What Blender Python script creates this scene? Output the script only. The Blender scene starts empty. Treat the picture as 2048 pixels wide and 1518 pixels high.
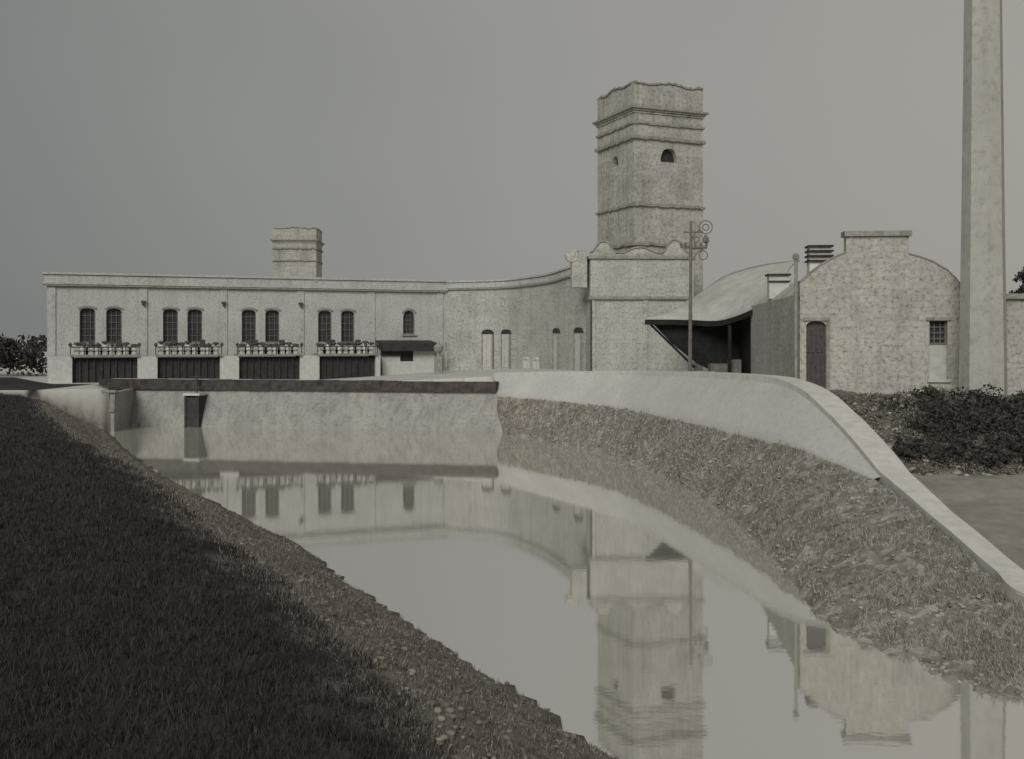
import bpy, math, random
import numpy as np
from mathutils import Vector
from mathutils.bvhtree import BVHTree
from mathutils import noise as mnoise
import bmesh
random.seed(4); rng=np.random.default_rng(4)
scene=bpy.context.scene
scene.view_settings.view_transform='Standard'; scene.view_settings.look='None'; scene.view_settings.exposure=0

# ------------------------------------------------------------ materials
def newmat(name):
    m=bpy.data.materials.new(name); m.use_nodes=True
    nt=m.node_tree; b=nt.nodes['Principled BSDF']; b.inputs['Specular IOR Level'].default_value=0.2
    b.inputs['Roughness'].default_value=0.85
    return m,nt,b
def N(nt,t,**k):
    n=nt.nodes.new(t)
    for a,v in k.items():
        if hasattr(n,a): setattr(n,a,v)
        else: n.inputs[a].default_value=v
    return n
def ramp(nt,src,stops):
    r=nt.nodes.new('ShaderNodeValToRGB'); e=r.color_ramp.elements
    while len(e)<len(stops): e.new(0.5)
    for i,(p,c) in enumerate(stops):
        e[i].position=p; e[i].color=(c[0],c[1],c[2],1)
    nt.links.new(src,r.inputs[0]); return r
def mixc(nt,fac,a,b,mode='MIX'):
    m=nt.nodes.new('ShaderNodeMix'); m.data_type='RGBA'; m.blend_type=mode
    def put(i,v):
        if isinstance(v,(tuple,list)): m.inputs[i].default_value=(v[0],v[1],v[2],1)
        elif isinstance(v,(int,float)): m.inputs[i].default_value=v
        else: nt.links.new(v,m.inputs[i])
    put(0,fac); put(6,a); put(7,b); return m.outputs[2]
def sc(c,k): return (c[0]*k,c[1]*k,c[2]*k)

def wall_mat(name,base,brick=True,bw=0.55,bh=0.27,contrast=0.3,grain=9.0,mort=0.78,bfac=0.6,stain=0.6,gf=1.0):
    m,nt,b=newmat(name); L=nt.links
    tc=N(nt,'ShaderNodeTexCoord'); sep=N(nt,'ShaderNodeSeparateXYZ'); L.new(tc.outputs['Object'],sep.inputs[0])
    add=N(nt,'ShaderNodeMath',operation='ADD'); L.new(sep.outputs[0],add.inputs[0]); L.new(sep.outputs[1],add.inputs[1])
    cmb=N(nt,'ShaderNodeCombineXYZ'); L.new(add.outputs[0],cmb.inputs[0]); L.new(sep.outputs[2],cmb.inputs[1])
    n1=N(nt,'ShaderNodeTexNoise'); n1.inputs['Scale'].default_value=0.55; n1.inputs['Detail'].default_value=6; n1.inputs['Roughness'].default_value=0.65
    L.new(tc.outputs['Object'],n1.inputs['Vector'])
    r1=ramp(nt,n1.outputs[0],[(0.3,sc(base,1-contrast)),(0.55,base),(0.75,sc(base,1.1))])
    n2=N(nt,'ShaderNodeTexNoise'); n2.inputs['Scale'].default_value=grain; n2.inputs['Detail'].default_value=3; n2.inputs['Roughness'].default_value=0.8
    L.new(tc.outputs['Object'],n2.inputs['Vector'])
    r2=ramp(nt,n2.outputs[0],[(0.33,(0.5,0.48,0.46)),(0.47,(1,1,1)),(0.7,(1.22,1.22,1.22))])
    col=mixc(nt,gf,r1.outputs[0],r2.outputs[0],'MULTIPLY')
    mp=N(nt,'ShaderNodeMapping'); mp.inputs['Scale'].default_value=(2.2,2.2,0.18); L.new(tc.outputs['Object'],mp.inputs[0])
    n3=N(nt,'ShaderNodeTexNoise'); n3.inputs['Scale'].default_value=1.4; n3.inputs['Detail'].default_value=4; L.new(mp.outputs[0],n3.inputs['Vector'])
    r3=ramp(nt,n3.outputs[0],[(0.32,(0.72,0.70,0.68)),(0.52,(1,1,1))])
    col=mixc(nt,stain,col,r3.outputs[0],'MULTIPLY')
    bump=N(nt,'ShaderNodeBump'); bump.inputs['Strength'].default_value=0.5; bump.inputs['Distance'].default_value=0.03
    if brick:
        bt=N(nt,'ShaderNodeTexBrick'); bt.inputs['Scale'].default_value=1; bt.inputs['Brick Width'].default_value=bw; bt.inputs['Row Height'].default_value=bh
        bt.inputs['Mortar Size'].default_value=0.018; bt.inputs['Color1'].default_value=(1.08,1.08,1.08,1); bt.inputs['Color2'].default_value=(0.78,0.77,0.75,1); bt.inputs['Mortar'].default_value=(mort,mort,mort,1)
        dn=N(nt,'ShaderNodeTexNoise'); dn.inputs['Scale'].default_value=3; L.new(tc.outputs['Object'],dn.inputs['Vector'])
        vm=N(nt,'ShaderNodeVectorMath',operation='MULTIPLY_ADD'); vm.inputs[1].default_value=(0.16,0.16,0.16); L.new(dn.outputs['Color'],vm.inputs[0]); L.new(cmb.outputs[0],vm.inputs[2])
        L.new(vm.outputs[0],bt.inputs['Vector'])
        col=mixc(nt,bfac,col,bt.outputs[0],'MULTIPLY')
        L.new(bt.outputs['Color'],bump.inputs['Height'])
    else: L.new(n2.outputs[0],bump.inputs['Height'])
    L.new(col,b.inputs['Base Color']); L.new(bump.outputs[0],b.inputs['Normal'])
    return m
def plain(name,base,contrast=0.3,scale=3.0,rough=0.85,metal=0.0):
    m,nt,b=newmat(name); L=nt.links
    tc=N(nt,'ShaderNodeTexCoord'); n=N(nt,'ShaderNodeTexNoise'); n.inputs['Scale'].default_value=scale; n.inputs['Detail'].default_value=6; n.inputs['Roughness'].default_value=0.7
    L.new(tc.outputs['Object'],n.inputs['Vector'])
    r=ramp(nt,n.outputs[0],[(0.3,sc(base,1-contrast)),(0.7,sc(base,1+contrast))])
    L.new(r.outputs[0],b.inputs['Base Color']); b.inputs['Roughness'].default_value=rough; b.inputs['Metallic'].default_value=metal
    bp=N(nt,'ShaderNodeBump'); bp.inputs['Strength'].default_value=0.4; bp.inputs['Distance'].default_value=0.02; L.new(n.outputs[0],bp.inputs['Height']); L.new(bp.outputs[0],b.inputs['Normal'])
    return m
W_STONE=wall_mat('limestone_blocks',(0.40,0.395,0.365),bfac=0.4,contrast=0.2,stain=0.4)
W_TOWER=wall_mat('tower_blocks',(0.385,0.375,0.34),bw=0.6,bh=0.3,contrast=0.3,grain=6,bfac=0.5)
W_PLASTER=wall_mat('lime_plaster',(0.41,0.415,0.395),brick=False,contrast=0.15,grain=8,stain=0.35,gf=0.7)
W_RIGHT=wall_mat('rubble_blocks',(0.40,0.385,0.345),bw=0.42,bh=0.2,contrast=0.22,grain=7,bfac=0.45,stain=0.4)
W_CHIM=wall_mat('chimney_render',(0.38,0.37,0.34),brick=False,contrast=0.12,grain=4,stain=0.3,gf=0.35)
W_POND=wall_mat('pond_wall_cement',(0.27,0.265,0.25),brick=False,contrast=0.22,grain=7,stain=0.7,gf=0.6)
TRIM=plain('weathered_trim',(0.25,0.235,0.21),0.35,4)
LIGHTTRIM=plain('pale_trim',(0.47,0.465,0.44),0.15,4)
DARKSTONE=plain('dark_brown_coping',(0.055,0.046,0.044),0.6,3)  # dark brown base colour broken up by noise
DARK=plain('dark_timber',(0.042,0.038,0.038),0.4,5)
DEEP=plain('dark_boards_and_shade',(0.016,0.018,0.016),0.5,3)  # shade inside the open shed is put into this near-black colour
GLASS=plain('dark_window_glass',(0.045,0.043,0.045),0.4,2,rough=0.35)
SASH=plain('window_sash',(0.14,0.13,0.12),0.3,6)
IRON=plain('iron',(0.07,0.062,0.062),0.4,8,rough=0.6)
PALEDOOR=plain('pale_painted_door',(0.55,0.54,0.51),0.15,5)
ROOFM=plain('pale_sheet_roof',(0.40,0.39,0.36),0.18,1.5)
CONC=plain('smooth_cement',(0.46,0.45,0.42),0.1,0.7)
KERB=plain('kerb_cement',(0.5,0.485,0.455),0.15,3)

# ------------------------------------------------------------ geometry helpers
def E(name,loc=(0,0,0),rz=0):
    o=bpy.data.objects.new(name,None); scene.collection.objects.link(o); o.location=loc; o.rotation_euler=(0,0,rz); o.empty_display_size=0.5; return o
def mk(name,v,f,mat,parent=None,smooth=False):
    me=bpy.data.meshes.new(name); me.from_pydata([tuple(p) for p in v],[],f); me.update()
    me.materials.append(mat)
    if smooth:
        for p in me.polygons: p.use_smooth=True
    o=bpy.data.objects.new(name,me); scene.collection.objects.link(o)
    if parent: o.parent=parent
    return o
class G:
    def __init__(s): s.v=[]; s.f=[]
    def quad(s,a,b,c,d):
        i=len(s.v); s.v+= [a,b,c,d]; s.f.append((i,i+1,i+2,i+3))
    def box(s,x0,x1,y0,y1,z0,z1):
        i=len(s.v)
        s.v+=[(x0,y0,z0),(x1,y0,z0),(x1,y1,z0),(x0,y1,z0),(x0,y0,z1),(x1,y0,z1),(x1,y1,z1),(x0,y1,z1)]
        s.f+=[(i,i+3,i+2,i+1),(i+4,i+5,i+6,i+7),(i,i+1,i+5,i+4),(i+1,i+2,i+6,i+5),(i+2,i+3,i+7,i+6),(i+3,i,i+4,i+7)]
    def prism_y(s,prof,y0,y1):
        n=len(prof); i=len(s.v)
        s.v+=[(x,y0,z) for x,z in prof]+[(x,y1,z) for x,z in prof]
        s.f.append(tuple(range(i,i+n))); s.f.append(tuple(range(i+2*n-1,i+n-1,-1)))
        for k in range(n):
            a=i+k; b=i+(k+1)%n; s.f.append((a,a+n,b+n,b))
    def prism_x(s,prof,x0,x1):
        n=len(prof); i=len(s.v)
        s.v+=[(x0,y,z) for y,z in prof]+[(x1,y,z) for y,z in prof]
        s.f.append(tuple(range(i,i+n))); s.f.append(tuple(range(i+2*n-1,i+n-1,-1)))
        for k in range(n):
            a=i+k; b=i+(k+1)%n; s.f.append((a,a+n,b+n,b))
    def lathe(s,cx,cy,prof,n=12,ph=0):
        i=len(s.v)
        for r,z in prof:
            for k in range(n):
                a=ph+2*math.pi*k/n; s.v.append((cx+r*math.cos(a),cy+r*math.sin(a),z))
        for j in range(len(prof)-1):
            for k in range(n):
                a=i+j*n+k; b=i+j*n+(k+1)%n; s.f.append((a,b,b+n,a+n))
        s.f.append(tuple(i+(len(prof)-1)*n+k for k in range(n)))
    def tube(s,pts,r,n=6):
        rings=[]
        for q,p in enumerate(pts):
            p=Vector(p); d=(Vector(pts[min(q+1,len(pts)-1)])-Vector(pts[max(q-1,0)])).normalized()
            up=Vector((0,0,1)) if abs(d.z)<0.9 else Vector((1,0,0))
            a=d.cross(up).normalized(); b=d.cross(a)
            i=len(s.v); rr=r[q] if isinstance(r,(list,tuple)) else r
            for k in range(n):
                t=2*math.pi*k/n; s.v.append(tuple(p+a*math.cos(t)*rr+b*math.sin(t)*rr))
            rings.append(i)
        for q in range(len(rings)-1):
            for k in range(n):
                s.f.append((rings[q]+k,rings[q]+(k+1)%n,rings[q+1]+(k+1)%n,rings[q+1]+k))
        s.f.append(tuple(rings[0]+k for k in range(n))); s.f.append(tuple(rings[-1]+n-1-k for k in range(n)))
    def make(s,name,mat,parent=None,smooth=False): return mk(name,s.v,s.f,mat,parent,smooth)

def wall(g,L,z0,z1,ops,xf=None,depth=0.28,x0=0.0):
    if xf is None: xf=lambda x,y,z:(x,y,z)
    xs=sorted({x0,L}|{o[0] for o in ops}|{o[1] for o in ops}); zs=sorted({z0,z1}|{o[2] for o in ops}|{o[3] for o in ops})
    for i in range(len(xs)-1):
        for j in range(len(zs)-1):
            cx=(xs[i]+xs[i+1])/2; cz=(zs[j]+zs[j+1])/2
            if any(o[0]<cx<o[1] and o[2]<cz<o[3] for o in ops): continue
            g.quad(xf(xs[i],0,zs[j]),xf(xs[i+1],0,zs[j]),xf(xs[i+1],0,zs[j+1]),xf(xs[i],0,zs[j+1]))
    for a,b,zb,zt,rise in ops:
        n=10; sp=zt-rise
        arc=[(a+(b-a)*k/n, sp+rise*math.sqrt(max(0,1-(2*k/n-1)**2))) for k in range(n+1)]
        g.quad(xf(a,0,zb),xf(a,depth,zb),xf(a,depth,sp),xf(a,0,sp)); g.quad(xf(b,0,zb),xf(b,0,sp),xf(b,depth,sp),xf(b,depth,zb))
        g.quad(xf(a,0,zb),xf(b,0,zb),xf(b,depth,zb),xf(a,depth,zb))
        for k in range(n):
            p,q=arc[k],arc[k+1]
            g.quad(xf(p[0],0,p[1]),xf(q[0],0,q[1]),xf(q[0],depth,q[1]),xf(p[0],depth,p[1]))
            if rise>0: g.quad(xf(p[0],0,p[1]),xf(q[0],0,q[1]),xf(q[0],0,zt),xf(p[0],0,zt))
def window(gg,gs,a,b,zb,zt,nx=2,nz=4,dep=0.24):
    gg.quad((a,dep,zb),(b,dep,zb),(b,dep,zt),(a,dep,zt))
    w=0.035
    gs.box(a,a+0.06,dep-0.08,dep-0.004,zb,zt); gs.box(b-0.06,b,dep-0.08,dep-0.004,zb,zt)
    gs.box(a+0.06,b-0.06,dep-0.08,dep-0.004,zb,zb+0.06)
    for k in range(1,nx): x=a+(b-a)*k/nx; gs.box(x-w/2,x+w/2,dep-0.06,dep-0.006,zb+0.06,zt)
    for k in range(1,nz): z=zb+(zt-zb)*k/nz; gs.box(a+0.06,b-0.06,dep-0.055,dep-0.008,z-w/2,z+w/2)

def crom(pts,n):
    P=[Vector(p) for p in pts]; out=[]
    for i in range(len(P)-1):
        p0=P[max(i-1,0)];p1=P[i];p2=P[i+1];p3=P[min(i+2,len(P)-1)]
        for k in range(n):
            t=k/n
            out.append(0.5*((2*p1)+(p2-p0)*t+(2*p0-5*p1+4*p2-p3)*t*t+(3*p1-p0-3*p2+p3)*t**3))
    out.append(P[-1]); return out

# ------------------------------------------------------------ shore rails (world metres; water level z=0)
foot=[(-0.5,52),(3.7,42.8),(5.0,37),(5.7,31),(5.8,26),(5.6,21.9),(5.2,17.2),(5.65,15.3),(6.15,14.05),(6.7,13.4),(8.5,12),(14,9),(30,4)]
top=[(-1.0,54,1.88),(3.9,45.4,1.83),(5.4,40,1.83),(6.35,34.6,1.83),(7.0,30,1.85),(7.37,26.2,1.9),(7.9,22.3,1.65),(8.0,18.9,1.1),(7.9,17,0.82),(7.9,15.5,0.62),(9.8,13.8,0.5),(15,11,0.5),(31,6,0.5)]
back=[(-0.9,55.2,2.85),(4.5,46.6,3.2),(6.2,41,3.35),(7.25,35.8,3.45),(8.1,30.4,3.42),(8.3,26.6,2.7),(8.12,22.4,1.72)]
left=[(8,-8),(5.5,3),(3.2,7),(1.6,10.9),(0.98,12.0),(-0.17,14.4),(-1.7,17.2),(-4.5,22.9),(-11.1,33.8),(-15.8,42.5),(-20.6,52.5)]
NF=10
footC=crom([(x,y,0) for x,y in foot],NF); topC=crom(top,NF)
backT=crom(top[:7],NF); backC=crom(back,NF)

STONE,nt,b=newmat('stone_pitching'); L=nt.links
tc=N(nt,'ShaderNodeTexCoord'); vo=N(nt,'ShaderNodeTexVoronoi'); vo.inputs['Scale'].default_value=6.5; L.new(tc.outputs['Object'],vo.inputs['Vector'])
hs=N(nt,'ShaderNodeSeparateColor'); L.new(vo.outputs['Color'],hs.inputs[0])
r=ramp(nt,hs.outputs[0],[(0.0,(0.16,0.145,0.122)),(0.5,(0.22,0.205,0.178)),(1.0,(0.33,0.31,0.28))])
n=N(nt,'ShaderNodeTexNoise'); n.inputs['Scale'].default_value=0.9; n.inputs['Detail'].default_value=12; n.inputs['Roughness'].default_value=0.82; L.new(tc.outputs['Object'],n.inputs['Vector'])
rn=ramp(nt,n.outputs[0],[(0.36,(0.5,0.47,0.43)),(0.6,(1.25,1.25,1.22))])
c=mixc(nt,0.95,r.outputs[0],rn.outputs[0],'MULTIPLY')
L.new(c,b.inputs['Base Color']); bp=N(nt,'ShaderNodeBump'); bp.inputs['Strength'].default_value=0.6; bp.inputs['Distance'].default_value=0.04
L.new(n.outputs[0],bp.inputs['Height']); L.new(bp.outputs[0],b.inputs['Normal'])

def loft(rails,ncross,amp,name,mat):
    v=[];f=[];n=len(rails[0]); rows=[]
    for k in range(len(rails)-1):
        for j in range(ncross):
            rows.append((k,j/ncross))
    rows.append((len(rails)-2,1.0))
    for k,t in rows:
        for i in range(n):
            p=rails[k][i].lerp(rails[k+1][i],t)
            ed = 0.3 if (k==len(rails)-2 and t==1.0) else 1.0
            if amp: p=p+Vector((0,0,ed*amp*mnoise.fractal(p*1.3,0.6,2.0,4)))
            v.append(p)
    for r_ in range(len(rows)-1):
        for i in range(n-1):
            a=r_*n+i; f.append((a,a+1,a+n+1,a+n))
    return mk(name,v,f,mat,None,True)
deep=[Vector((p.x-0.9,p.y-0.9,-0.7)) for p in footC]
bank=loft([deep,footC,topC],8,0.17,'stone_bank',STONE)
APR=wall_mat('smooth_cement_lining',(0.45,0.44,0.42),brick=False,contrast=0.10,grain=6,stain=0.0,gf=0.25)
backT=[Vector((p.x-0.03,p.y-0.03,p.z+0.03)) for p in backT]
apron=loft([[Vector((p.x,p.y,p.z-0.3)) for p in backT],backT,backC],6,0,'cement_lined_wall',APR)

kp=[]
for p in backC: kp.append(Vector((p.x,p.y,p.z+0.02)))
kp=kp[:-1]+crom([(8.12,22.4,1.74),(8.12,20.6,1.42),(8.1,18.9,1.14),(8.03,17,0.86),(8.1,15.7,0.67),(9.9,14.1,0.54),(15,11.4,0.54)],8)
g=G()
ring=[]
for i,p in enumerate(kp):
    d=(kp[min(i+1,len(kp)-1)]-kp[max(i-1,0)]); d.z=0; d.normalize(); s_=Vector((-d.y,d.x,0))
    if s_.x<0 and p.y<50: s_=-s_
    w_=float(np.interp(p.y,[16,20,23,28,32,36],[0.38,0.42,0.6,0.66,0.5,0.4]))
    p=p+Vector((0,0,0.02*mnoise.noise(p*0.8)))
    a=p-s_*0.07; c_=p+s_*w_
    ring.append([(a.x,a.y,p.z-0.15),(a.x,a.y,p.z+0.08),(c_.x,c_.y,p.z+0.08),(c_.x,c_.y,p.z-1.9)])
for i in range(len(ring)-1):
    for k in range(3):
        g.quad(ring[i][k],ring[i][k+1],ring[i+1][k+1],ring[i+1][k])
g.make('stone_kerb',KERB)

# ------------------------------------------------------------ ground heightfield
wallseg=[(-20.6,52.5),(-23,57.3),(-0.8,53.6)]
poly=np.array(left+[wallseg[1],wallseg[2]]+foot+[(30,-25),(8,-25)]); types=[]
for i in range(len(poly)):
    if i<len(left)-1: types.append(0)
    elif i<len(left)+2: types.append(1)
    else: types.append(2)
types[-1]=0; types=np.array(types)
def seg_info(X,Y):
    best=np.full(X.shape,1e9); ty=np.zeros(X.shape,int); inside=np.zeros(X.shape,bool)
    n=len(poly)
    for i in range(n):
        ax,ay=poly[i]; bx,by=poly[(i+1)%n]; dx,dy=bx-ax,by-ay
        t=np.clip(((X-ax)*dx+(Y-ay)*dy)/(dx*dx+dy*dy),0,1)
        d=np.hypot(X-ax-t*dx,Y-ay-t*dy); m=d<best; best[m]=d[m]; ty[m]=types[i]
        cond=((ay>Y)!=(by>Y)); xi=(bx-ax)*(Y-ay)/((by-ay) if by!=ay else 1e-9)+ax
        inside^=(cond&(X<xi))
    return best,ty,inside
def height(X,Y):
    d,ty,ins=seg_info(X,Y)
    zt=np.interp(X,[-12,3],[2.2,3.0])
    cap=np.interp(Y,[30,50],[3.0,2.25])
    hl=np.minimum(np.interp(d,[0,1.2,3.0,4.2,7,14],[-0.05,0.55,1.6,1.95,2.15,3.0]),cap)
    s=np.clip((Y-24.6)/6.2,0,1); s=s*s*(3-2*s)
    low=np.interp(Y,[10,15,19,23],[0.45,0.62,1.05,1.5])+np.clip(X-8,0,30)*0.02
    hr=low*(1-s)+np.maximum(zt,2.98)*s
    hr=np.where(Y>36,zt,hr)
    h=np.where(ty==0,hl,np.where(ty==1,zt,hr))
    far=np.clip((np.maximum(np.abs(X)-45,np.maximum(Y-75,-Y-20))/60),0,1)
    h=h*(1-far)+2.3*far
    mound=((X<-24.8)&(Y>52)&(Y<57.5))
    h=np.where(mound,h+0.5*np.sin(np.clip((Y-52)/5.5,0,1)*np.pi)*np.clip((-24.8-X)/2,0,1),h)
    h=np.where(ins,-1.3,h)
    return h,d,ty,ins
fx=np.arange(-40,34,0.28); fy=np.arange(-8,74,0.28)
xs=np.concatenate([[-4000,-1500,-600,-250,-120,-70,-50],fx,[40,60,100,200,500,1500,4000]])
ys=np.concatenate([[-1500,-300,-60,-20],fy,[80,95,120,180,350,800,2000,5000]])
X,Y=np.meshgrid(xs,ys); Z,D,TY,INS=height(X,Y)
rough=np.zeros_like(Z)
for j in range(Z.shape[0]):
    for i in range(Z.shape[1]):
        if -41<X[j,i]<34 and -9<Y[j,i]<50 and not INS[j,i]:
            rough[j,i]=mnoise.fractal(Vector((X[j,i]*0.9,Y[j,i]*0.9,0)),0.6,2.0,4)
amp=np.where(TY==0,0.13,0.05); amp=np.where((TY==2)&(Y>24)&(Y<31.5),0.22,amp)
Z=Z+rough*amp
def bvh(o): return BVHTree.FromPolygons([v.co for v in o.data.vertices],[tuple(p.vertices) for p in o.data.polygons])
trees=[bvh(bank),bvh(apron)]
for j in range(Z.shape[0]):
    for i in range(Z.shape[1]):
        x,y=X[j,i],Y[j,i]
        if -4<x<32 and 2<y<62:
            for t in trees:
                h=t.ray_cast(Vector((x,y,50)),Vector((0,0,-1)))
                if h[0] is not None: Z[j,i]=min(Z[j,i],h[0].z-0.2)
ny,nx=Z.shape
verts=np.stack([X,Y,Z],-1).reshape(-1,3)
idx=np.arange(nx*ny).reshape(ny,nx)
faces=np.stack([idx[:-1,:-1],idx[:-1,1:],idx[1:,1:],idx[1:,:-1]],-1).reshape(-1,4)
def npmesh(name,verts,faces,mat,k,smooth=False):
    me=bpy.data.meshes.new(name); me.vertices.add(len(verts)); me.vertices.foreach_set('co',verts.astype(np.float32).ravel())
    me.loops.add(faces.size); me.loops.foreach_set('vertex_index',faces.astype(np.int32).ravel())
    me.polygons.add(len(faces)); me.polygons.foreach_set('loop_start',np.arange(0,faces.size,k,dtype=np.int32)); me.polygons.foreach_set('loop_total',np.full(len(faces),k,np.int32))
    if smooth: me.polygons.foreach_set('use_smooth',np.ones(len(faces),bool))
    me.update(calc_edges=True); me.validate(); me.materials.append(mat)
    o=bpy.data.objects.new(name,me); scene.collection.objects.link(o); return o
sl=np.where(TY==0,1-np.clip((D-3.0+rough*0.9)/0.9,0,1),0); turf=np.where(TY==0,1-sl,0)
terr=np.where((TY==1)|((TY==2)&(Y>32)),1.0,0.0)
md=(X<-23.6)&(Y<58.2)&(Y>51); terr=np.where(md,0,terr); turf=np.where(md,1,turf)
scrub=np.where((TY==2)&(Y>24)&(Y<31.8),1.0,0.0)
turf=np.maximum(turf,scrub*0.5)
GM,nt,b=newmat('ground_surface'); L=nt.links
at=N(nt,'ShaderNodeAttribute'); at.attribute_name='zone'; sp=N(nt,'ShaderNodeSeparateColor'); L.new(at.outputs['Color'],sp.inputs[0])
tc=N(nt,'ShaderNodeTexCoord')
def nz(scale,stops,det=8,ro=0.75):
    n=N(nt,'ShaderNodeTexNoise'); n.inputs['Scale'].default_value=scale; n.inputs['Detail'].default_value=det; n.inputs['Roughness'].default_value=ro
    L.new(tc.outputs['Object'],n.inputs['Vector']); return ramp(nt,n.outputs[0],stops).outputs[0],n
gen,_=nz(0.9,[(0.33,(0.17,0.157,0.135)),(0.5,(0.225,0.212,0.185)),(0.68,(0.31,0.292,0.26))],12,0.8)
tf,_=nz(1.5,[(0.35,(0.02,0.018,0.018)),(0.65,(0.042,0.037,0.036))])  # dark turf, with the bank-top shade put into its colour
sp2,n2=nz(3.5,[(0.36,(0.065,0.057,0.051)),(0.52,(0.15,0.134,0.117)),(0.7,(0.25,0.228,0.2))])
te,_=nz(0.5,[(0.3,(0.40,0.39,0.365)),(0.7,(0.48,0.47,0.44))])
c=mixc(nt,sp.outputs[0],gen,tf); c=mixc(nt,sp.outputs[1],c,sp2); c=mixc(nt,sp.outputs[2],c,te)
L.new(c,b.inputs['Base Color']); bp=N(nt,'ShaderNodeBump'); bp.inputs['Strength'].default_value=0.6; bp.inputs['Distance'].default_value=0.05; L.new(n2.outputs[0],bp.inputs['Height']); L.new(bp.outputs[0],b.inputs['Normal'])
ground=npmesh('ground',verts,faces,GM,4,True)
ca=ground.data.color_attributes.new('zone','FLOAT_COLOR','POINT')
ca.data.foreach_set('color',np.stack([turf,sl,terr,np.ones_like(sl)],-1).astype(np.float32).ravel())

# water
WM,nt,b=newmat('still_water'); L=nt.links
nt.nodes.remove(b); out=nt.nodes['Material Output']
tc=N(nt,'ShaderNodeTexCoord'); mp=N(nt,'ShaderNodeMapping'); mp.inputs['Scale'].default_value=(1.0,2.2,1); L.new(tc.outputs['Object'],mp.inputs[0])
n=N(nt,'ShaderNodeTexNoise'); n.inputs['Scale'].default_value=3.0; n.inputs['Detail'].default_value=3; L.new(mp.outputs[0],n.inputs['Vector'])
bp=N(nt,'ShaderNodeBump'); bp.inputs['Strength'].default_value=0.04; bp.inputs['Distance'].default_value=0.014; L.new(n.outputs[0],bp.inputs['Height'])
gl=N(nt,'ShaderNodeBsdfGlossy'); gl.inputs['Roughness'].default_value=0.035; gl.inputs['Color'].default_value=(0.98,0.97,0.95,1); L.new(bp.outputs[0],gl.inputs['Normal'])
df=N(nt,'ShaderNodeBsdfDiffuse'); df.inputs['Color'].default_value=(0.40,0.385,0.34,1)
mx=N(nt,'ShaderNodeMixShader'); mx.inputs[0].default_value=0.70; L.new(df.outputs[0],mx.inputs[1]); L.new(gl.outputs[0],mx.inputs[2]); L.new(mx.outputs[0],out.inputs[0])
mk('pond_water',[(-40,-30,0),(36,-30,0),(36,58,0),(-40,58,0)],[(0,1,2,3)],WM)

# ------------------------------------------------------------ pond wall
def frame(ax,ay,bx,by): return (math.atan2(by-ay,bx-ax), math.hypot(bx-ax,by-ay))
rz,LW=frame(-23,57.3,-0.8,53.6)
pw=E('pond_retaining_wall',(-23,57.3,0),rz)
g=G(); g.prism_x([(-1.45,-1.2),(0.5,-1.2),(0.5,1.98),(-0.02,1.98)],0,LW)
i=len(g.v); g.v+=[(LW,-1.45,-1.2),(LW+1.3,-1.45,-1.2),(LW+0.1,-0.02,1.98),(LW,-0.02,1.98),(LW+1.3,0.5,-1.2),(LW+0.1,0.5,1.98)]
g.f+=[(i,i+1,i+2,i+3),(i+1,i+4,i+5,i+2)]
g.make('battered_face',W_POND,pw)
g=G()
for k in range(18):
    a=LW*k/18; g.box(a,a+LW/18-0.006,-0.22+0.02*random.random(),0.6,1.984-0.03*random.random(),2.50+0.03*random.random())
g.make('dark_coping',DARKSTONE,pw)
g=G(); g.box(0,LW,0.604,1.6,1.9,2.5); g.make('wall_walk',CONC,pw)
rz2,L2=frame(-24.9,52.0,-20.4,52.6)
rw=E('return_wall',(-24.9,52.0,0),rz2)
g=G(); g.prism_x([(-0.25,-1.2),(0.3,-1.2),(0.3,2.0),(0,2.0)],0,L2); g.box(L2-0.35,L2,0.303,5.0,-1.2,2.0); g.make('masonry',W_POND,rw)
g=G(); g.box(-0.05,L2+0.06,-0.12,0.4,2.003,2.12); g.box(0.2,L2-0.02,-0.16,-0.08,1.0,1.12); g.make('coping',TRIM,rw)
q=6.0
sg=E('sluice_gate',(-23+q*math.cos(rz),57.3+q*math.sin(rz),0),rz)
g=G(); g.box(-0.42,-0.3,-1.15,-0.2,-0.9,1.7); g.box(0.3,0.42,-1.15,-0.2,-0.9,1.7); g.box(-0.3,0.3,-1.1,-0.25,-0.9,1.6); g.make('gate_leaf',DARK,sg)
g=G(); g.box(-0.47,0.47,-1.2,-0.24,1.7,1.82); g.make('cap_slab',LIGHTTRIM,sg)
g=G(); g.lathe(0,-0.55,[(0.05,1.82),(0.05,2.65),(0.07,2.65),(0.07,2.75)],8)
for k in range(12):
    a=2*math.pi*k/12; b_=2*math.pi*(k+1)/12
    g.tube([(0.24*math.cos(a),-0.55+0.24*math.sin(a),2.7),(0.24*math.cos(b_),-0.55+0.24*math.sin(b_),2.7)],0.02,5)
g.tube([(-0.24,-0.55,2.7),(0.24,-0.55,2.7)],0.018); g.tube([(0,-0.79,2.7),(0,-0.31,2.7)],0.018)
g.make('lifting_screw_wheel',IRON,sg)

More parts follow.
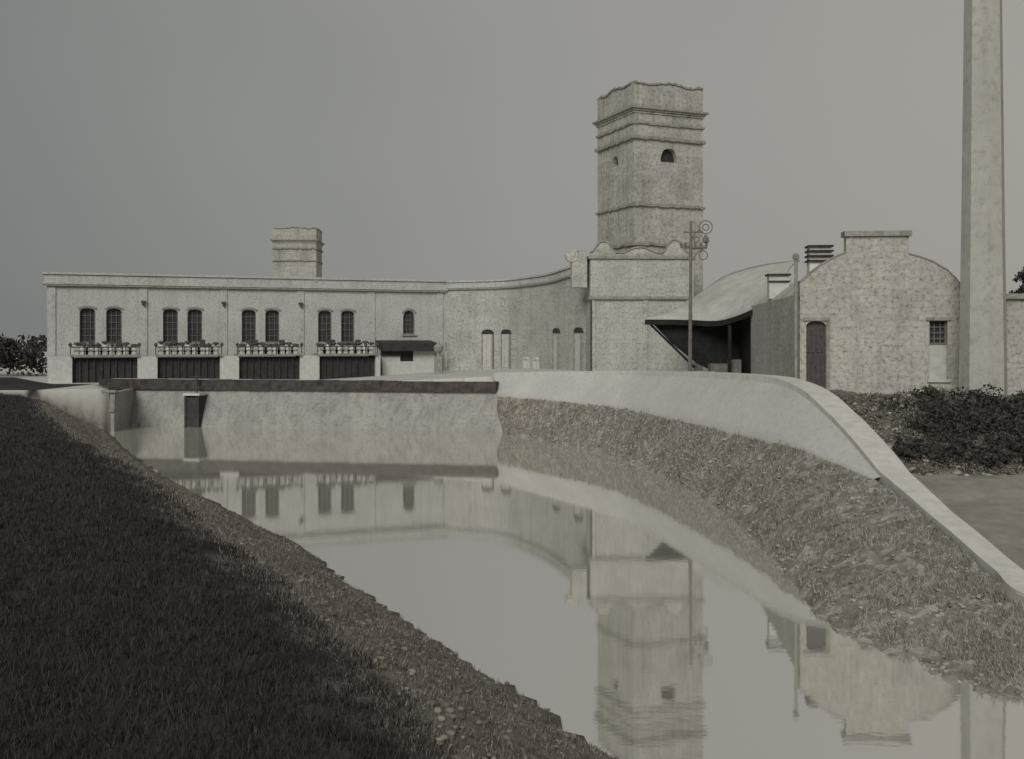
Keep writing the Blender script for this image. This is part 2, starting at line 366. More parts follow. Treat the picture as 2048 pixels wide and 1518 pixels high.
# ------------------------------------------------------------ pump house
rz=math.atan2(0.344,0.939); LB=24.7
pb=E('pump_house',(-27.7,61,0),rz)
wins=[(s-0.44,s+0.44,4.55,6.6,0.18) for s in (2.23,3.72,6.98,8.43,11.71,13.17,16.53,18.03)]
wins.append((21.75,22.55,5.1,6.65,0.4))
g=G(); wall(g,LB,1.4,8.15,wins)
g.box(0,LB,0.3,9,1.4,8.1); g.quad((0,0,1.4),(0,0.3,1.4),(0,0.3,8.15),(0,0,8.15))
g.make('walls',W_PLASTER,pb)
gg,gs,gl_=G(),G(),G()
for a,b_,zb,zt,r_ in wins:
    window(gg,gs,a,b_,zb,zt,3,5)
    gl_.box(a-0.1,b_+0.1,-0.1,0.02,zb-0.14,zb-0.004)
    n=8
    for k in range(n):
        x0=a-0.06+(b_-a+0.12)*k/n; x1=a-0.06+(b_-a+0.12)*(k+1)/n
        zz=zt-r_+0.05+(r_)*math.sqrt(max(0,1-((k+0.5)*2/n-1)**2))
        gl_.box(x0,x1,-0.07,-0.002,zz,zz+0.12)
gg.make('window_glass',GLASS,pb); gs.make('window_sashes',SASH,pb); gl_.make('sills_and_hoods',TRIM,pb)
g=G(); g.box(-0.22,LB+0.1,-0.24,-0.003,8.04,8.16); g.box(-0.15,LB+0.05,-0.15,0.45,8.163,8.62); g.box(-0.25,LB+0.05,-0.25,0.55,8.623,8.75)
g.make('cornice_and_parapet',W_PLASTER,pb)
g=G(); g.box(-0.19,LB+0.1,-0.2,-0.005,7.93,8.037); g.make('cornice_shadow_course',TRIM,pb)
g=G()
for s in (0.25,5.4,10.15,14.95,19.6,24.3): g.box(s-0.22,s+0.22,-0.06,-0.003,1.6,7.92)
g.make('pilasters',W_PLASTER,pb)
g=G()
for s in (10.15,14.95,5.4): g.box(s-0.14,s+0.14,-0.26,-0.063,7.0,7.1); g.lathe(s,-0.2,[(0.05,6.8),(0.09,6.88),(0.03,7.0)],8)
g.make('iron_brackets',IRON,pb)
bays=[(1.5,5.06),(6.18,9.78),(10.9,14.6),(15.8,19.4)]
gp,gd,gsl,gv,gw=G(),G(),G(),G(),G()
prev=0.2
for a,b_ in bays:
    gp.box(prev,a,-2.2,-0.2,1.6,3.72); prev=b_
    gd.box(a,b_,-1.9,-0.2,1.6,3.62)
    for k in range(1,9): x=a+(b_-a)*k/9; gd.box(x-0.05,x+0.05,-2.0,-1.903,1.6,3.61)
    gsl.box(a-0.1,b_+0.1,-2.35,-0.2,3.723,3.83)
    gd.box(a+0.05,b_-0.05,-1.3,-1.2,3.835,4.28)
    n=9
    for k in range(n):
        x=a+0.2+(b_-a-0.4)*k/(n-1)+random.uniform(-0.05,0.05); h=random.choice((0.5,0.4,0.58))
        gw.lathe(x,-1.75,[(0.17,3.834),(0.17,3.95),(0.12,4.0),(0.19,4.1),(0.15,3.834+h)],10)
        gv.lathe(x,-1.75,[(0.06,3.84+h),(0.06,3.9+h),(0.2,3.93+h),(0.2,4.03+h),(0.05,4.07+h)],10)
        if k in (2,6): gv.box(x-0.16,x+0.16,-1.5,-1.3,4.2,4.72)
    gv.tube([(a-0.1,-2.2,4.28),(b_+0.1,-2.2,4.28)],0.04)
    for k in range(6):
        x=a-0.1+(b_-a+0.2)*k/5; gv.tube([(x,-2.2,3.83),(x,-2.2,4.3)],0.03); gv.lathe(x,-2.2,[(0.03,4.3),(0.1,4.38),(0.1,4.46),(0.02,4.55)],8)
gp.box(prev,19.7,-2.2,-0.2,1.6,3.72)
gp.make('filter_bay_piers',LIGHTTRIM,pb); gd.make('filter_bay_gates',DARK,pb); gsl.make('filter_bay_slabs',TRIM,pb); gv.make('valve_gear',IRON,pb); gw.make('valve_pedestals',PALEDOOR,pb)
sh=E('lean_to_shed',(-27.7+20.0*0.939+1.4*0.344,61+20.0*0.344-1.4*0.939,0),rz)
g=G(); wall(g,3.5,1.6,4.2,[(1.2,2.1,3.3,4.05,0)],depth=0.2); g.box(0,3.5,0.22,1.3,1.6,4.2); g.make('walls',LIGHTTRIM,sh)
g=G(); g.prism_x([(-0.5,3.98),(1.3,4.35),(1.3,4.68),(-0.5,4.5)],-0.15,3.6); g.box(-0.1,1.2,-0.12,-0.01,3.65,3.97); g.box(1.2,2.1,0.19,0.21,3.3,4.05); g.make('roof',DARK,sh)
up=E('stone_urn_post',(-4.6,64,0),0)
g=G(); g.box(-0.25,0.25,-0.25,0.25,2.2,3.7); g.lathe(0,0,[(0.12,3.7),(0.1,3.85),(0.27,4.05),(0.3,4.3),(0.12,4.45),(0.05,4.6)],10); g.make('urn_and_post',TRIM,up)

# ------------------------------------------------------------ curved wing
wing=E('curved_wing',(0,0,0),0)
cp=crom([(-4.45,69.45,8.7),(-0.8,67.6,8.7),(1.0,64.8,8.72),(2.35,61.5,8.75),(3.35,58.3,8.9),(4.2,56.2,8.95)],8)
g=G(); gt=G(); gc=G()
def off(i,o):
    d=(cp[min(i+1,len(cp)-1)]-cp[max(i-1,0)]); d.z=0; d.normalize(); nrm=Vector((d.y,-d.x,0))
    return cp[i]+nrm*o
for i in range(len(cp)-1):
    a,b_=cp[i],cp[i+1]
    g.quad((a.x,a.y,1.8),(b_.x,b_.y,1.8),(b_.x,b_.y,b_.z-0.02),(a.x,a.y,a.z-0.02))
    g.quad((a.x,a.y,a.z-0.02),(b_.x,b_.y,b_.z-0.02),(b_.x+3,b_.y+5,b_.z-0.02),(a.x+3,a.y+5,a.z-0.02))
    for lo,hi,o,gx in ((-0.62,-0.52,0.12,gt),(-0.5,-0.12,0.06,gc),(-0.12,0.0,0.14,gc)):
        p,q=off(i,o),off(i+1,o)
        gx.quad((p.x,p.y,a.z+lo),(q.x,q.y,b_.z+lo),(q.x,q.y,b_.z+hi),(p.x,p.y,a.z+hi))
        gx.quad((p.x,p.y,a.z+hi),(q.x,q.y,b_.z+hi),(b_.x,b_.y,b_.z+hi+0.01),(a.x,a.y,a.z+hi+0.01))
g.make('wall',W_STONE,wing); gt.make('string_course',TRIM,wing); gc.make('parapet',W_PLASTER,wing)
def on_curve(ratio):
    best=None
    for i in range(len(cp)-1):
        for k in range(10):
            p=cp[i].lerp(cp[i+1],k/10); e=abs(p.x/p.y-ratio)
            if best is None or e<best[0]: best=(e,p,math.atan2(cp[i+1].y-cp[i].y,cp[i+1].x-cp[i].x))
    return best[1],best[2]
k=0
DOORM=plain('weathered_pale_door',(0.42,0.41,0.39),0.2,4)
for rt,kind in ((-0.0234,'d'),(-0.0049,'d'),(0.0449,'d'),(0.0664,'d'),(0.015,'n'),(0.0245,'n')):
    p,a=on_curve(rt); k+=1
    de=E('door_%d'%k,(p.x,p.y,0),a); de.parent=wing
    w=0.36 if kind=='d' else 0.24; hgt=5.45 if kind=='d' else 3.8
    g=G(); g.box(-w,w,-0.14,0.05,2.6,hgt-0.35)
    for q in (-w*0.5,w*0.5): g.box(q-w*0.35,q+w*0.35,-0.17,-0.143,2.9,hgt-0.6)
    g.make('leaf',PALEDOOR if kind=='n' else DOORM,de)
    g=G(); arc=[((w+0.08)*math.cos(t),hgt-0.34+w*0.8*math.sin(t)) for t in [math.pi*j/10 for j in range(11)]]
    g.prism_y(arc,-0.19,0.05); g.make('fanlight',DARK if kind=='d' else LIGHTTRIM,de)
    g=G(); g.box(-w-0.08,-w-0.002,-0.18,0.05,2.5,hgt-0.36); g.box(w+0.002,w+0.08,-0.18,0.05,2.5,hgt-0.36); g.make('frame',TRIM if kind=='d' else LIGHTTRIM,de)

# ------------------------------------------------------------ water towers
def water_tower(name,loc,rz,s,z0,zc,ztop,bands,win_z,mat):
    t=E(name,loc,rz)
    g=G()
    faces_=[lambda x,y,z:(x,y,z), lambda x,y,z:(s-y,x,z), lambda x,y,z:(s-x,s-y,z), lambda x,y,z:(y,s-x,z)]
    gg=G()
    for i,xf in enumerate(faces_):
        w2=0.105*s*(1.12 if i==0 else 0.8)
        ops=[(s*0.5-w2,s*0.5+w2,win_z,win_z+w2*1.5,w2)]
        wall(g,s,z0,zc,ops,xf,0.35)
        o=ops[0]; gg.quad(xf(o[0],0.34,o[2]),xf(o[1],0.34,o[2]),xf(o[1],0.34,o[3]),xf(o[0],0.34,o[3]))
    g.box(0.36,s-0.36,0.36,s-0.36,z0,zc-0.01)
    g.make('shaft',mat,t); gg.make('arched_openings',GLASS,t)
    g=G()
    for zb,h,o in bands:
        # each course is a run of individually worn stones
        n=14; g.box(-o*0.5,s+o*0.5,-o*0.5,s+o*0.5,zb+0.01,zb+h-0.01)
        for k in range(n):
            a=-o+(s+2*o)*k/n; b2=-o+(s+2*o)*(k+1)/n-0.004; j=random.uniform(-0.03,0.03); e=random.uniform(0,0.04)
            g.box(a,b2,-o-e,-o*0.5,zb+j,zb+h+j); g.box(-o-e,-o*0.5,max(a,-o*0.5+0.003),b2,zb+j,zb+h+j)
            g.box(a,b2,s+o*0.5,s+o+e,zb+j,zb+h+j); g.box(s+o*0.5,s+o+e,max(a,-o*0.5+0.003),b2,zb+j,zb+h+j)
    g.make('string_courses',TRIM,t)
    g=G(); g.box(-0.06,s+0.06,-0.06,s+0.06,zc,zc+0.12); g.box(-0.14,s+0.14,-0.14,s+0.14,zc+0.123,zc+0.22); g.make('cornice',mat,t)
    g=G(); g.box(-0.24,s+0.24,-0.24,s+0.24,zc+0.223,zc+0.33); g.make('cornice_slab',TRIM,t)
    zb=zc+0.333; H=ztop-zb
    prof=[(0,zb),(s,zb)]; n=24; crest=[]
    for k in range(n+1):
        x=s*(1-k/n); u=x/s
        zz=zb+H*(0.86+0.09*math.exp(-((u-0.5)/0.2)**2)-0.035*math.exp(-((u-0.22)/0.07)**2)-0.035*math.exp(-((u-0.78)/0.07)**2)+0.03*math.exp(-((u-0.03)/0.05)**2)+0.03*math.exp(-((u-0.97)/0.05)**2))+random.uniform(-0.035,0.035)
        crest.append((x,zz))
    prof+=crest
    g=G(); g.prism_y(prof,0,0.25); g.prism_y(prof,s-0.25,s)
    g.prism_x([(0.253+(s-0.506)*x/s,z) for x,z in prof],0,0.25); g.prism_x([(0.253+(s-0.506)*x/s,z) for x,z in prof],s-0.25,s)
    g.box(0.2,s-0.2,0.2,s-0.2,zb,zb+0.3)
    g.make('parapet',mat,t)
    g=G()
    for (x,z),(x2,z2) in zip(crest[:-1],crest[1:]):
        hh=random.uniform(0.05,0.13)
        for ya,yb in ((-0.07,0.31),(s-0.31,s+0.07)):
            g.prism_y([(x,z+0.003),(x2,z2+0.003),(x2,z2+hh),(x,z+hh)],ya,yb)
        f=lambda q:0.31+(s-0.62)*q/s
        for xa,xb in ((-0.07,0.31),(s-0.31,s+0.07)):
            g.prism_x([(f(x),z+0.003),(f(x2),z2+0.003),(f(x2),z2+hh),(f(x),z+hh)],xa,xb)
    g.make('crest_coping',TRIM,t)
    return t
water_tower('water_tower',(6.67,56,0),math.radians(22),4.4,2,17.15,18.95,[(16.55,0.1,0.07),(15.72,0.16,0.12),(12.05,0.13,0.09),(9.9,0.14,0.1)],14.55,W_TOWER)
water_tower('water_tower.001',(-23.35,100,0),math.radians(3),4.2,2,14.2,15.75,[(13.6,0.12,0.1),(12.4,0.12,0.09)],8.0,W_TOWER)
tb=E('tower_base_block',(4.15,54.2,0),math.radians(2)); WB=5.5
g=G(); wall(g,WB,1.8,9.0,[]); g.box(0,WB,0.01,6.5,1.8,8.98); g.make('walls',W_STONE,tb)
g=G(); g.box(-0.12,WB+0.12,-0.14,-0.002,6.85,7.0); g.box(-0.12,-0.002,-0.002,6.5,6.85,7.0); g.box(-0.1,WB+0.1,-0.12,0.4,9.003,9.16); g.box(-0.1,0.4,0.403,6.5,9.003,9.16)
g.make('ledges',TRIM,tb)
g=G()
for x in (0.12,2.9,5.2): g.box(x-0.1,x+0.14,-0.07,-0.003,2,6.84)
g.make('pilasters',W_STONE,tb)
g=G(); prof=[(0,9.163),(5.3,9.163)]
for k in range(41):
    u=1-k/40; x=5.3*u
    z=9.3+0.6*max(0,math.cos((u-0.13)*14))*(abs(u-0.13)<0.11)+0.28*(abs(u-0.5)<0.16)*math.cos((u-0.5)*9.8)+0.7*(abs(u-0.85)<0.11)*max(0,math.cos((u-0.85)*14))
    prof.append((x,z+random.uniform(-0.02,0.02)))
g.prism_y(prof,0.02,0.28); g.make('scrolled_parapet',W_TOWER,tb)
g=G(); pr=prof[2:]
for (x,z),(x2,z2) in zip(pr[:-1],pr[1:]): g.prism_y([(x,z+0.003),(x2,z2+0.003),(x2,z2+0.08),(x,z+0.08)],-0.04,0.34)
g.make('scroll_coping',TRIM,tb)
g=G(); g.box(-0.95,-0.15,0.3,1.2,7.5,9.1); g.box(-0.6,-0.15,0.35,1.15,9.103,9.5)
sv=[(-0.95+0.35*math.cos(t),9.2+0.35*math.sin(t)) for t in [2*math.pi*j/16 for j in range(16)]]
g.prism_y(sv,0.28,0.7); g.make('volute_shoulder',W_STONE,tb)
g=G(); g.tube([(0.02,-0.12,2.2),(0.02,-0.12,6.8)],0.05); g.make('rain_pipe',IRON,tb)

# ------------------------------------------------------------ open shed with curved roof
sd=E('open_shed',(0,0,0),0)
fr=[(6.23,48,5.66),(7.3,48,5.66),(8.34,48,5.64),(9.55,47,5.6),(10.46,45,6.0),(11.09,43.2,6.55)]
bk=[(6.4,48.6,5.8),(7.6,49.6,6.0),(9.42,52,6.99),(10.8,52,7.95),(12.6,52,8.5),(14.6,52,8.76)]
F_=crom(fr,6); B_=crom(bk,6); v=[];f=[];nc=8
for j in range(nc+1):
    t=j/nc
    for i in range(len(F_)):
        p=F_[i].lerp(B_[i],t); p=p+Vector((0,0,0.35*math.sin(math.pi*t)*min(1,i/14))); v.append(p)
n=len(F_)
for j in range(nc):
    for i in range(n-1): a=j*n+i; f.append((a,a+1,a+n+1,a+n))
o=mk('roof_sheet',v,f,ROOFM,sd,True); mo=o.modifiers.new('thick','SOLIDIFY'); mo.thickness=0.08
g=G()
for i in range(n-1):
    a,b_=F_[i],F_[i+1]; g.quad((a.x,a.y-0.03,a.z-0.25),(b_.x,b_.y-0.03,b_.z-0.25),(b_.x,b_.y-0.03,b_.z+0.0),(a.x,a.y-0.03,a.z+0.0))
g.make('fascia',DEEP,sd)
g=G()
g.prism_y([(6.45,5.7),(8.5,5.6),(9.6,5.55),(10.6,5.9),(12.3,6.5),(12.0,3.0),(10.3,2.8),(8.75,3.6),(7.6,4.5)],48.4,48.52)  # panel outline and dark colour stand in for the shade under the roof
for x,y,h in ((11.2,44,6.4),(9.9,46.6,5.6)): g.box(x-0.07,x+0.07,y-0.07,y+0.07,2.8,h)
g.box(10.75,11.0,43.6,48.4,3.0,6.0)
g.tube([(6.35,48.2,5.6),(8.6,48.2,3.4)],0.06)
g.make('shade_panel_and_posts',DEEP,sd)
g=G(); g.box(9.2,10.0,47.4,48.1,2.9,3.6); g.box(10.0,10.5,46.9,47.6,2.9,3.8); g.make('crates',SASH,sd)

# ------------------------------------------------------------ lamp pole
lp=E('lamp_pole',(8.08,46.5,0),0)
g=G(); g.tube([(0,0,2.7),(0.02,0,6),(0.05,0,10.1)],[0.10,0.08,0.055],8)
g.tube([(-0.45,0,8.9),(0.8,0,8.9)],0.035); g.tube([(-0.3,0,9.6),(0.6,0,9.6)],0.035)
for cx,cz,r in ((0.72,9.82,0.3),(0.72,9.82,0.14),(0.6,8.55,0.2),(0.3,9.25,0.13)):
    for k in range(14):
        a=k/14*2*math.pi; b2=(k+1)/14*2*math.pi
        g.tube([(cx+r*math.cos(a),0,cz+r*math.sin(a)),(cx+r*math.cos(b2),0,cz+r*math.sin(b2))],0.024,5)
g.tube([(0.03,0,9.2),(0.25,0,9.55),(0.45,0,9.7)],0.03); g.tube([(0.03,0,8.2),(0.35,0,8.7),(0.8,0,8.9)],0.03)
for x in (-0.4,-0.2,0.25,0.5,0.75): g.lathe(x,0,[(0.03,8.94),(0.06,9.0),(0.05,9.1),(0.02,9.14)],8)
g.lathe(0.72,0,[(0.05,9.1),(0.16,9.15),(0.12,9.35),(0.04,9.48)],10)
g.make('pole_and_scrolls',SASH,lp)

# ------------------------------------------------------------ right workshop
rb=E('engine_house',(9.28,33,0),math.radians(-6)); WR=5.2
ops=[(0.2,0.82,2.9,5.3,0.12),(4.02,4.58,3.45,5.3,0.0)]
g=G(); wall(g,WR,2.2,6.1,ops,depth=0.25)
prof=[(0,6.1),(WR,6.1),(5.05,6.35),(4.85,6.62),(4.55,6.92),(4.15,7.17),(3.75,7.33),(3.4,7.42),(3.4,8.1),(1.45,8.1),(1.45,7.5),(1.1,7.36),(0.7,7.12),(0.35,6.85),(0.15,6.65),(0,6.55)]
g.prism_y(prof,0,0.35)
body=[(0.01,2.2),(WR-0.01,2.2),(WR-0.01,5.9),(4.85,6.3),(4.4,6.75),(3.7,7.05),(2.6,7.2),(1.45,7.08),(0.7,6.75),(0.25,6.4),(0.01,6.2)]
g.prism_y(body,0.36,12.5)
g.make('walls_and_gable',W_RIGHT,rb)
g=G(); pr=prof[2:]
for (x,z),(x2,z2) in zip(pr[:-1],pr[1:]):
    if abs(x-x2)<0.02: continue
    g.prism_y([(x+0.0,z+0.003),(x2,z2+0.003),(x2,z2+0.05),(x,z+0.05)],-0.03,0.42)
g.box(1.38,3.47,-0.09,0.46,8.02,8.19)
g.make('coping',TRIM,rb)
gg,gs=G(),G(); window(gg,gs,4.02,4.58,4.55,5.3,3,4,0.2)
gg.make('window_glass',GLASS,rb); gs.make('window_sash',SASH,rb)
g=G(); g.box(4.02,4.58,0.1,0.2,3.45,4.54); g.box(3.95,4.65,-0.08,0.1,3.36,3.447); g.make('window_apron_panel',DOORM,rb)
g=G(); g.box(0.2,0.82,0.14,0.22,2.9,5.3)
for k in range(4): g.box(0.24+0.15*k,0.34+0.15*k,0.115,0.138,3.0,4.2); g.box(0.24+0.15*k,0.34+0.15*k,0.115,0.138,4.3,5.0)
g.make('door',IRON,rb)
g=G(); g.box(0.1,0.92,-0.06,-0.003,5.32,5.42); g.box(3.92,4.68,-0.06,-0.003,5.32,5.42); g.box(0.822,0.93,-0.04,-0.003,3.0,5.3); g.make('lintels',TRIM,rb)
g=G(); g.tube([(-0.14,-0.08,2.9),(-0.14,-0.08,7.35)],0.055,8); g.lathe(-0.14,-0.08,[(0.1,7.3),(0.11,7.42),(0.03,7.5)],8); g.make('vent_pipe',TRIM,rb)
g=G()
for k in range(4): g.box(0.72,1.58,2.55,3.3,7.42+0.17*k,7.48+0.17*k)
g.make('louvre_slats',DARK,rb)
g=G(); g.box(0.78,1.52,2.65,3.2,6.6,7.98); g.make('louvre_box',PALEDOOR,rb)
g=G(); g.box(0.0,0.75,6.8,7.4,6.3,7.2); g.make('side_vent_box',LIGHTTRIM,rb)
g=G(); g.box(-0.07,0.82,6.7,7.5,7.203,7.27); g.box(-0.05,0.8,6.72,6.797,6.95,7.0); g.make('side_vent_cap',DARK,rb)

# ------------------------------------------------------------ chimney
ch=E('factory_chimney',(14.35,31.2,0),math.radians(10))
g=G(); g.lathe(0,0,[(0.70,1.8),(0.68,4),(0.61,9),(0.54,15),(0.44,22),(0.44,22.01),(0.56,22.3),(0.56,22.7),(0.46,22.9),(0.3,22.9)],8,math.pi/8); g.make('shaft',W_CHIM,ch)
st=E('brick_store',(16.9,35,0),math.radians(-4))
g=G(); wall(g,9,2.4,6.1,[(1.2,1.8,4.3,5.2,0.1)]); g.box(0,9,0.3,5,2.4,6.08); g.make('walls',W_RIGHT,st)
g=G(); g.box(-0.15,9.1,-0.15,5.1,6.103,6.28); g.make('roof_slab',TRIM,st)
g=G(); g.quad((1.2,0.24,4.3),(1.8,0.24,4.3),(1.8,0.24,5.2),(1.2,0.24,5.2)); g.make('window_glass',GLASS,st)

# ------------------------------------------------------------ vegetation
def leafmat(name,lo,hi):
    m,nt,b=newmat(name); L=nt.links; gi=N(nt,'ShaderNodeNewGeometry')
    r=ramp(nt,gi.outputs['Random Per Island'],[(0,lo),(1,hi)]); L.new(r.outputs[0],b.inputs['Base Color']); return m
LEAF=leafmat('dark_leaves',(0.025,0.024,0.021),(0.075,0.069,0.06)); LEAF2=leafmat('scrub_leaves',(0.07,0.062,0.052),(0.26,0.238,0.2))
TUFT=leafmat('dry_tufts',(0.13,0.118,0.1),(0.36,0.335,0.295))
GRASS=leafmat('dark_shade_grass',(0.018,0.016,0.016),(0.062,0.054,0.052)); GRASS2=leafmat('slope_grass_blades',(0.08,0.07,0.062),(0.27,0.24,0.21))  # GRASS: dark blades, with the bank-top shade put into their colour
def leaves(name,C,size,mat,parent=None):
    n=len(C); a=rng.normal(size=(n,3)); a/=np.linalg.norm(a,axis=1)[:,None]; b=np.cross(a,rng.normal(size=(n,3))); b/=np.linalg.norm(b,axis=1)[:,None]
    s=size*(0.5+rng.random((n,1)))
    v=np.stack([C-a*s,C+b*s*0.6,C+a*s,C-b*s*0.6],1).reshape(-1,3); f=np.arange(n*4).reshape(-1,4)
    o=npmesh(name,v,f,mat,4)
    if parent: o.parent=parent
    return o
def clumps(cs,per,rs):
    out=[]
    for c,r in zip(cs,rs):
        p=rng.normal(size=(per,3)); p/=np.linalg.norm(p,axis=1)[:,None]; p*=(rng.random((per,1))**0.4)*r; p[:,2]*=0.75; out.append(np.array(c)+p)
    return np.concatenate(out)
cs=[];rs=[]
for k in range(80):
    x=rng.uniform(-62,-32.5); y=rng.uniform(66,74); cs.append((x,y,2.8+rng.random()*1.5)); rs.append(0.6+0.7*rng.random())
leaves('distant_trees',clumps(cs,130,rs),0.16,LEAF)
cs=[];rs=[]
for k in range(260):
    x=rng.uniform(-500,300); y=rng.uniform(180,320); cs.append((x,y,2.5+rng.random()*1.5)); rs.append(2.5+1.5*rng.random())
leaves('horizon_tree_line',clumps(cs,60,rs),0.7,LEAF)
bg=bvh(ground)
def gz(x,y):
    h=bg.ray_cast(Vector((x,y,60)),Vector((0,0,-1))); return h[0].z if h[0] is not None else 2.0
cs=[];rs=[]
while len(cs)<330:
    y=rng.uniform(24.7,30.0); x=rng.uniform(0.395*y+rng.normal()*0.35,20); r=0.2+0.3*rng.random(); cs.append((x,y,gz(x,y)+r*0.3)); rs.append(r)
leaves('hedge',clumps(cs,170,rs),0.05,LEAF)
cs=[];rs=[]
for k in range(620):
    y=rng.uniform(24.3,31.2); x=rng.uniform(9.0,13.2); r=0.06+0.15*rng.random(); cs.append((x,y,gz(x,y)+r*0.2)); rs.append(r)
leaves('weeds',clumps(cs,60,rs),0.03,LEAF2)
tr=E('conifer_tree',(23.0,46,0)); g=G(); g.tube([(0,0,2.5),(0,0,8.0)],[0.2,0.04],8)
pts=[]
for k in range(90):
    z=4+3.7*rng.random(); R=(8.0-z)*0.5+0.15; a=rng.random()*6.28; e=(R*math.cos(a),R*math.sin(a),z-0.3*R)
    g.tube([(0,0,z),e],[0.03,0.01],4)
    for q in range(45): t=rng.random(); pts.append((e[0]*t+rng.normal()*0.09,e[1]*t+rng.normal()*0.09,z-0.3*R*t+rng.normal()*0.08))
g.make('trunk_and_limbs',IRON,tr); leaves('foliage',np.array(pts),0.08,LEAF,tr)

def blades(name,mat,P,hh,wf):
    n=len(P); zz=np.array([gz(a,c_) for a,c_ in P])
    base=np.column_stack([P,zz-0.02]); dist=P[:,1]
    h=(hh*(0.4+rng.random(n)))*(0.7+0.3*np.minimum(1,dist/15)); w=(0.002+0.0006*dist)*wf
    ang=rng.random(n)*6.28; dx=np.column_stack([np.cos(ang),np.sin(ang),np.zeros(n)])*w[:,None]
    lean=rng.normal(size=(n,3))*0.35; lean[:,2]=1; tip=base+lean*h[:,None]
    v=np.stack([base-dx,base+dx,tip],1).reshape(-1,3); return npmesh(name,v,np.arange(n*3).reshape(-1,3),mat,3)
def scatter(n,region,clear,kind=0):
    P=[]
    while len(P)<n:
        m=6000
        u=rng.random(m); y=region[0]*(region[1]/region[0])**u; x=-y*0.56+rng.random(m)*y*1.1
        d,ty,ins=seg_info(x,y)
        ok=(~ins)&(ty==kind)&(d>clear[0]+0.25*rng.random(m))&(d<clear[1])&(y<51)
        P+=list(zip(x[ok],y[ok]))
    return np.array(P[:n])
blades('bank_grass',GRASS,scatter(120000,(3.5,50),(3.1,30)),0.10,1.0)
blades('slope_grass',GRASS2,scatter(60000,(7,50),(0.15,3.6)),0.06,1.1)
P=[]
bb=trees[0]
for k in range(34000):
    i=rng.integers(0,len(footC)-22); t=rng.random(); p=footC[i].lerp(topC[i],t).lerp(footC[i+1].lerp(topC[i+1],t),rng.random())
    if mnoise.noise(Vector((p.x,p.y,0))*0.9)<-0.15: continue
    h=bb.ray_cast(Vector((p.x,p.y,9)),Vector((0,0,-1)))
    if h[0] is not None and h[0].z>0.06: P.append((p.x,p.y,h[0].z))
P=np.array(P); n=len(P); dist=P[:,1]; w=0.001+0.0005*dist; ang=rng.random(n)*6.28
dx=np.column_stack([np.cos(ang),np.sin(ang),np.zeros(n)])*w[:,None]; lean=rng.normal(size=(n,3))*0.35; lean[:,2]=1; tip=P+lean*(0.04+0.08*rng.random((n,1)))
npmesh('bank_tufts',np.stack([P-dx,P+dx,tip],1).reshape(-1,3),np.arange(n*3).reshape(-1,3),TUFT,3)

t=(1+5**.5)/2; ico_v=[]
for a in (-1,1):
    for b_ in (-t,t): ico_v+= [(0,a,b_),(a,b_,0),(b_,0,a)]
ico_v=np.array(ico_v)/math.hypot(1,t)
bm=bmesh.new()
for q in ico_v: bm.verts.new(q)
bmesh.ops.convex_hull(bm,input=bm.verts); bm.verts.ensure_lookup_table(); bm.verts.index_update()
icof=np.array([[v.index for v in f.verts] for f in bm.faces]); icov=np.array([v.co[:] for v in bm.verts]); bm.free()
def stones(name,pts,sz,mat):
    V=[];F=[];k=0
    for p,s in zip(pts,sz):
        vv=icov*(1+rng.normal(size=(12,1))*0.2)*np.array([1,0.7+0.5*rng.random(),0.5])*s; a=rng.random()*6.28
        R=np.array([[math.cos(a),-math.sin(a),0],[math.sin(a),math.cos(a),0],[0,0,1]]); V.append(vv@R.T+p); F.append(icof+k); k+=12
    return npmesh(name,np.concatenate(V),np.concatenate(F),mat,3)
SM=leafmat('loose_stone',(0.15,0.135,0.115),(0.36,0.34,0.30))
P=[];S=[]
for k in range(5500):
    i=rng.integers(0,len(footC)-12); t=rng.random()**1.1; p=footC[i].lerp(topC[i],t); q=footC[i+1].lerp(topC[i+1],t); p=p.lerp(q,rng.random())
    if p.x>16: continue
    h=bb.ray_cast(Vector((p.x,p.y,9)),Vector((0,0,-1)))
    if h[0] is None: continue
    P.append((p.x,p.y,h[0].z)); S.append((0.012+0.06*rng.random()**3)*(0.6+p.y/60))
stones('bank_stones',np.array(P),S,SM)
P=[];S=[]
while len(P)<1800:
    y=7*(52/7)**rng.random(); x=-y*0.52+rng.random()*y*0.8; d,ty,ins=seg_info(np.array([x]),np.array([y]))
    if ins[0] or ty[0]!=0 or d[0]>3.2: continue
    P.append((x,y,gz(x,y)+0.01)); S.append(0.01+0.045*rng.random()**2)
stones('slope_stones',np.array(P),S,leafmat('slope_stone',(0.08,0.07,0.062),(0.27,0.245,0.215)))
P=[];S=[]
for k in range(350):
    x=rng.uniform(9.2,12.0); y=rng.uniform(24,31.4); P.append((x,y,gz(x,y)+0.02)); S.append(0.03+0.10*rng.random()**2)
stones('rubble',np.array(P),S,SM)

fe=E('post_fence',(-30.5,60,0),math.radians(10))
g=G()
for k in range(8): g.box(-8+k*1.1,-7.92+k*1.1,-0.04,0.04,1.9,3.4)
g.box(-8,0,0.045,0.08,2.9,3.0); g.box(-8,0,0.045,0.08,2.4,2.5); g.make('posts_and_rails',LIGHTTRIM,fe)

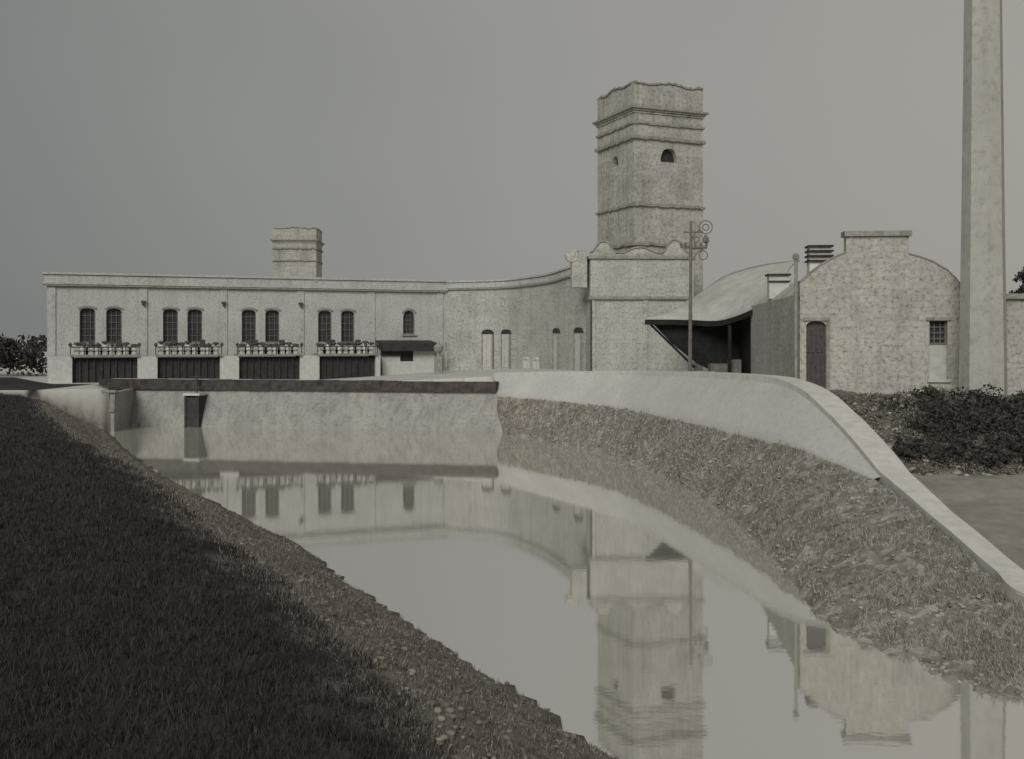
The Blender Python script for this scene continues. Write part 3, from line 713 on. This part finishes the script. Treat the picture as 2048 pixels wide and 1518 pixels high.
# ------------------------------------------------------------ light
sd_=Vector((-0.25,-0.80,0.56)).normalized()
el=math.asin(sd_.z); az=math.atan2(sd_.x,sd_.y)
w=bpy.data.worlds.new('World'); scene.world=w; w.use_nodes=True; nt=w.node_tree; L=nt.links
bg_=nt.nodes['Background']; bg_.inputs['Strength'].default_value=0.1
sky=nt.nodes.new('ShaderNodeTexSky'); sky.sky_type='NISHITA'; sky.sun_disc=False; sky.sun_elevation=el; sky.sun_rotation=az; sky.dust_density=4; sky.air_density=1.2
hs=N(nt,'ShaderNodeHueSaturation'); hs.inputs['Saturation'].default_value=0.12; hs.inputs['Value'].default_value=0.5; L.new(sky.outputs[0],hs.inputs['Color'])
tc=N(nt,'ShaderNodeTexCoord'); n=N(nt,'ShaderNodeTexNoise'); n.inputs['Scale'].default_value=1.6; n.inputs['Detail'].default_value=4; L.new(tc.outputs['Generated'],n.inputs['Vector'])
sx=N(nt,'ShaderNodeSeparateXYZ'); L.new(tc.outputs['Generated'],sx.inputs[0])
ma=N(nt,'ShaderNodeMath',operation='MULTIPLY_ADD'); ma.inputs[1].default_value=0.3; L.new(n.outputs[0],ma.inputs[0])
ma2=N(nt,'ShaderNodeMath',operation='MULTIPLY_ADD'); ma2.inputs[1].default_value=0.55; ma2.inputs[2].default_value=0.38; L.new(sx.outputs[0],ma2.inputs[0]); L.new(ma2.outputs[0],ma.inputs[2])
rc=ramp(nt,ma.outputs[0],[(0.2,(1.85,2.0,1.93)),(0.5,(2.95,2.98,2.86)),(0.8,(3.75,3.55,3.25))])
c=mixc(nt,0.88,hs.outputs[0],rc.outputs[0]); L.new(c,bg_.inputs['Color'])
sl_=bpy.data.lights.new('sun','SUN'); sl_.energy=2.2; sl_.angle=math.radians(30); sl_.color=(1,0.97,0.92)
so=bpy.data.objects.new('sun',sl_); scene.collection.objects.link(so); so.rotation_euler=sd_.to_track_quat('Z','Y').to_euler(); so.location=(0,-20,40)

cam=bpy.data.cameras.new('camera'); co=bpy.data.objects.new('camera',cam); scene.collection.objects.link(co)
co.location=(0,0,4.7); co.rotation_euler=(math.radians(90),0,0); cam.lens=36; cam.sensor_width=36; cam.shift_y=-0.0386; cam.clip_end=8000; cam.clip_start=0.1
scene.camera=co
